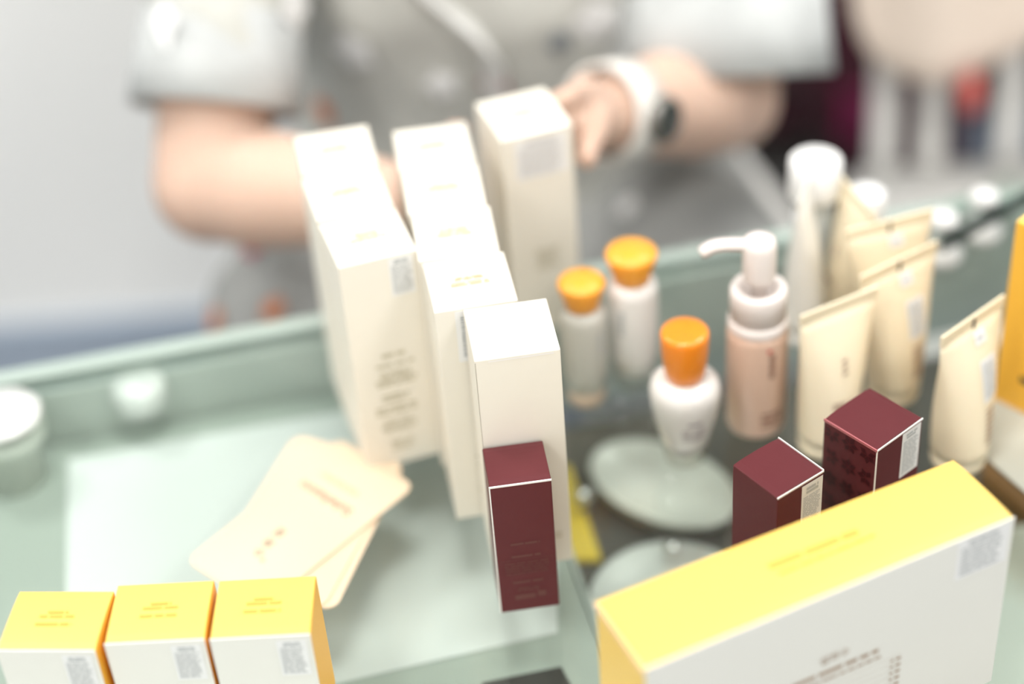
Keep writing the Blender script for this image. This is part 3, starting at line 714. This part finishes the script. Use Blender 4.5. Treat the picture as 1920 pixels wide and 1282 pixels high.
# skirt over the lap
bm = nb()
for s in (-1, 1):
    tube(bm, [W(p) for p in ((s*.08, 1.68, .545), (s*.13, 1.52, .555), (s*.175, 1.37, .56), (s*.18, 1.27, .545), (s*.18, 1.26, .42))], [.125, .118, .108, .092, .085], 22)
tube(bm, [W(p) for p in ((-.22, 1.44, .54), (0, 1.40, .555), (.22, 1.44, .54))], [.08, .095, .08], 20)
skme = remeshed(bm, .008, 6); wrinkle(skme, .010, 9, 9)
sk = obj('skirt', skme, GREYD, person, True)
for s in (-1, 1):
    bm = nb(); tube(bm, [W(p) for p in ((s*.15, 1.405, .045), (s*.155, 1.30, .035), (s*.16, 1.19, .026))], [(.044, .045), (.050, .034), (.040, .026)], 16)
    obj('shoe', bm, mat('black_shoe', (.03, .03, .03), .4), person, True)
# piping, buttons and flower prints: laid on the cloth where the photograph shows them
def bvh(o):
    me = o.data; return BVHTree.FromPolygons([v.co+Vector((0, 1.56, 0)) for v in me.vertices], [tuple(p.vertices) for p in me.polygons])
TB, TS = bvh(bl), bvh(sk)
def hit(px, py, tree):
    v = (_f + (px-960)/FPX*_r - (py-641)/FPX*_u).normalized(); h = tree.ray_cast(EYE, v); return h[0], h[1]
pts = [hit(px, py, TB)[0] for px, py in ((800, -520), (775, -420), (755, -300), (745, -180), (770, -60), (800, -10), (845, 25), (890, 60), (918, 100), (930, 150), (932, 200))]
pts = [W(p)+Vector((0, -.003, .001)) for p in pts if p]
WHT = mat('white_piping', (.80, .80, .78), .6)
if len(pts) > 3:
    sp = smoothpath(pts, 4); obj('piping', tube(nb(), sp, [(.010, .004)]*len(sp), 10), WHT, bl, True)
FCOL = {'o': mat('orange_flower_print', (.62, .24, .12), .7), 'r': mat('crimson_flower_print', (.42, .05, .08), .7), 'w': mat('white_flower_print', (.85, .85, .84), .7), 'g': mat('slate_flower_print', (.20, .22, .24), .7)}
def flower(px, py, col, r):
    for tree, par in ((TB, bl), (TS, sk)):
        p, n = hit(px, py, tree)
        if p is None: continue
        q = hit(px, py, TS if tree is TB else TB)[0]
        if q is not None and (q-EYE).length < (p-EYE).length: continue
        a = n.cross(Vector((0, 0, 1))).normalized(); b = n.cross(a); bm = nb(); c = W(p)+n*.0035
        cv = bm.verts.new(c+n*.002); ring = [bm.verts.new(c+(a*math.cos(t_)+b*math.sin(t_))*r*(.85+.15*math.cos(5*t_))) for t_ in [2*math.pi*k/40 for k in range(40)]]
        for k in range(40): bm.faces.new((ring[k], ring[(k+1) % 40], cv))
        obj('flower_print', bm, FCOL[col], par); return
for px, py, c_, r_ in ((612, 208, 'o', .017), (930, 152, 'r', .014), (668, 92, 'w', .022), (545, 8, 'w', .022), (1047, 76, 'g', .012), (1120, 35, 'w', .024), (1266, 12, 'o', .014), (480, 466, 'r', .013),
                       (408, 600, 'o', .013), (515, 582, 'o', .013), (830, 155, 'w', .016), (1160, 95, 'w', .016), (1180, 390, 'w', .012), (310, 50, 'w', .022), (620, -150, 'o', .014), (700, -330, 'w', .018), (900, -230, 'r', .013), (1010, -120, 'w', .018), (1060, -380, 'o', .014), (560, -300, 'w', .016), (1150, -230, 'g', .012)):
    flower(px, py, c_, r_)

# wrist watch
ax = (Vector(ELR)-Vector(WRR)).normalized(); wc = Vector(WRR)+ax*.034
t = empty('wrist_watch', wc, 0, 'white strapped wrist watch with dark round face', 'watch')
ringband('strap', -ax*.019, ax, .0405, .0415, .034, mat('white_strap', (.80, .77, .72), .5), t)
nv = (Vector((.80, -.55, .1))); nv = (nv-ax*nv.dot(ax)).normalized()
rot = nv.to_track_quat('Z', 'Y').to_matrix().to_4x4(); rot.translation = nv*.0415+ax*.006
me = obj('case', lathe(nb(), [(0, 0), (.018, 0), (.019, .002), (.019, .008), (.0165, .0095), (0, .0095)], 32), mat('dark_steel', (.25, .24, .22), .3, metal=.6), t, True); me.data.transform(rot)
me = obj('dial', lathe(nb(), [(0, .0096), (.0160, .0096), (.0155, .0105), (0, .0108)], 32), mat('dark_dial', (.03, .035, .03), .15), t, True); me.data.transform(rot)
# her stool
t = empty('stool', (0, 1.68, 0), 0, 'low round stool under the seated person', 'stool')
obj('seat', lathe(nb(), [(0, .345), (.17, .345), (.18, .355), (.18, .385), (.165, .398), (0, .400)], 40), GREYD, t, True)
for k in range(4):
    a = R(45+90*k); obj('leg', tube(nb(), [(.11*math.cos(a), .11*math.sin(a), .345), (.17*math.cos(a), .17*math.sin(a), 0)], .012, 12), STEEL, t, True)

# ------------------------------------------------------------------ white chair at the right, coat, bags, cabinet behind
WCH = mat('white_chair_plastic', (.80, .79, .76), .45, .4)
CX, CY = .54, 1.60
ch = empty('white_chair', (CX, CY, 0), 0, 'white plastic armchair with slatted back behind the table', 'chair')
bm = nb(); vs = [bm.verts.new(p) for p in ((-.23, -.22, .405), (.23, -.22, .405), (.14, .16, .405), (-.14, .16, .405))]
bm.faces.new(vs); r = bmesh.ops.extrude_face_region(bm, geom=bm.faces[:])
for v in r['geom']:
    if isinstance(v, bmesh.types.BMVert): v.co.z += .028
bmesh.ops.bevel(bm, geom=bm.edges[:], offset=.01, segments=3, affect='EDGES')
obj('seat', bm, WCH, ch, True)
for x in (-.10, -.045, .045, .10):
    sp = smoothpath([(x, .148, .42), (x, .165, .55), (x*1.05, .20, .85)], 4)
    obj('back_slat', tube(nb(), sp, [(.0150, .009)]*len(sp), 14, up=(0, 1, 0)), WCH, ch, True)
sp = smoothpath([(-.15, .195, .86), (0, .205, .875), (.15, .195, .86)], 5); obj('top_rail', tube(nb(), sp, [(.014, .03)]*len(sp), 14), WCH, ch, True)
for s_ in (-1, 1):
    sp = smoothpath([(s_*.29, .24, .0), (s_*.30, .225, .30), (s_*.307, .20, .47), (s_*.304, .16, .505), (s_*.292, .095, .50), (s_*.272, .04, .49), (s_*.246, -.02, .475), (s_*.215, -.07, .43)], 5)
    obj('armrest', tube(nb(), sp, [(.027, .013)]*len(sp), 14), WCH, ch, True)
    for y, x in ((-.19, .20), (.13, .12)): obj('leg', tube(nb(), [(s_*x, y, .41), (s_*x*1.1, y*1.15, 0)], [.022, .015], 12), WCH, ch, True)
# beige coat over the chair back
BEIGE = mat('beige_cloth', (.80, .68, .58), .85, .2, noise_amt=.04, nscale=30)
bm = nb(); n = 30; K = 26; rows = []
for k in range(K+1):
    s_ = k/K; r_ = []
    for i in range(n+1):
        u_ = i/n; x = -.150+.37*u_
        zb = float(np.interp(u_, [0, .05, .12, .25, .38, .52, .68, 1], [.66, .60, .575, .563, .565, .60, .66, .76]))
        if s_ < .5: q = s_/.5; z = zb+(.915-zb)*q; y = .115+.035*q
        elif s_ < .6: q = (s_-.5)/.1; z = .915+.016*math.sin(q*math.pi); y = .15+.10*q
        else: q = (s_-.6)/.4; z = .915-.30*q; y = .25+.02*q
        r_.append(bm.verts.new((x, y+.007*math.sin(u_*19+s_*4), z)))
    rows.append(r_)
for a, b in zip(rows, rows[1:]):
    for i in range(n): bm.faces.new((a[i], a[i+1], b[i+1], b[i]))
bmesh.ops.recalc_face_normals(bm, faces=bm.faces[:]); bmesh.ops.solidify(bm, geom=bm.faces[:], thickness=.005)
t = empty('beige_coat', (CX, CY, 0), 0, 'pale beige coat draped over the white chair back', 'coat')
obj('coat_cloth', bm, BEIGE, t, True)
obj('red_tassel', tube(nb(), smoothpath([(-.022, .103, .578), (-.021, .100, .558), (-.020, .100, .532)], 3), [.005, .008, .011, .013, .014, .012, .007], 12), mat('red_tassel', (.60, .14, .12), .7), t, True)
# bags on the floor
BURG = mat('burgundy_cloth', (.060, .010, .020), .7); MAG = mat('magenta_cloth', (.20, .012, .07), .6); BLACK = mat('black_leather', (.012, .011, .010), .5)
def bag(name, c, w_, d_, h_, m1, m2, label, panel):
    t = empty(name, c, 0, label, 'bag')
    obj('bag_body', box(nb(), -w_/2, w_/2, -d_/2, d_/2, 0, h_, .03, 4), m1, t, True)
    if panel: obj('bag_panel', box(nb(), panel[0], panel[1], -d_/2-.006, -d_/2+.002, panel[2], panel[3], .003), m2, t)
    sp = smoothpath([(-w_*.25, 0, h_-.01), (-w_*.2, 0, h_+.10), (w_*.2, 0, h_+.10), (w_*.25, 0, h_-.01)], 5)
    obj('handle', tube(nb(), sp, .009, 10), m1, t, True)
bag('burgundy_bag', (.50, 2.28, 0), .36, .14, .46, BURG, MAG, 'burgundy tote bag with magenta panel on the floor behind the chair', (-.01, .045, .19, .27))
bag('black_bag', (.36, 2.06, 0), .20, .14, .27, BLACK, BLACK, 'low black bag on the floor beside the white chair', None)
# dark cabinet
t = empty('dark_cabinet', (.95, 2.75, 0), R(0), 'low dark brown cabinet standing behind the white chair', 'cabinet')
DB = mat('dark_brown_wood', (.05, .035, .03), .4, noise_amt=.2, nscale=12)
obj('carcass', box(nb(), -.62, .62, -.2, .2, .04, .62, .004), DB, t)
obj('plinth', box(nb(), -.60, .60, -.18, .18, 0, .04), BLACK, t)
for x in (-.305, .305):
    d = obj('door', box(nb(), x-.295, x+.295, -.222, -.202, .06, .60, .004), DB, t)
    obj('handle', box(nb(), x-.05, x+.05, -.235, -.224, .33, .342, .002), STEEL, d)
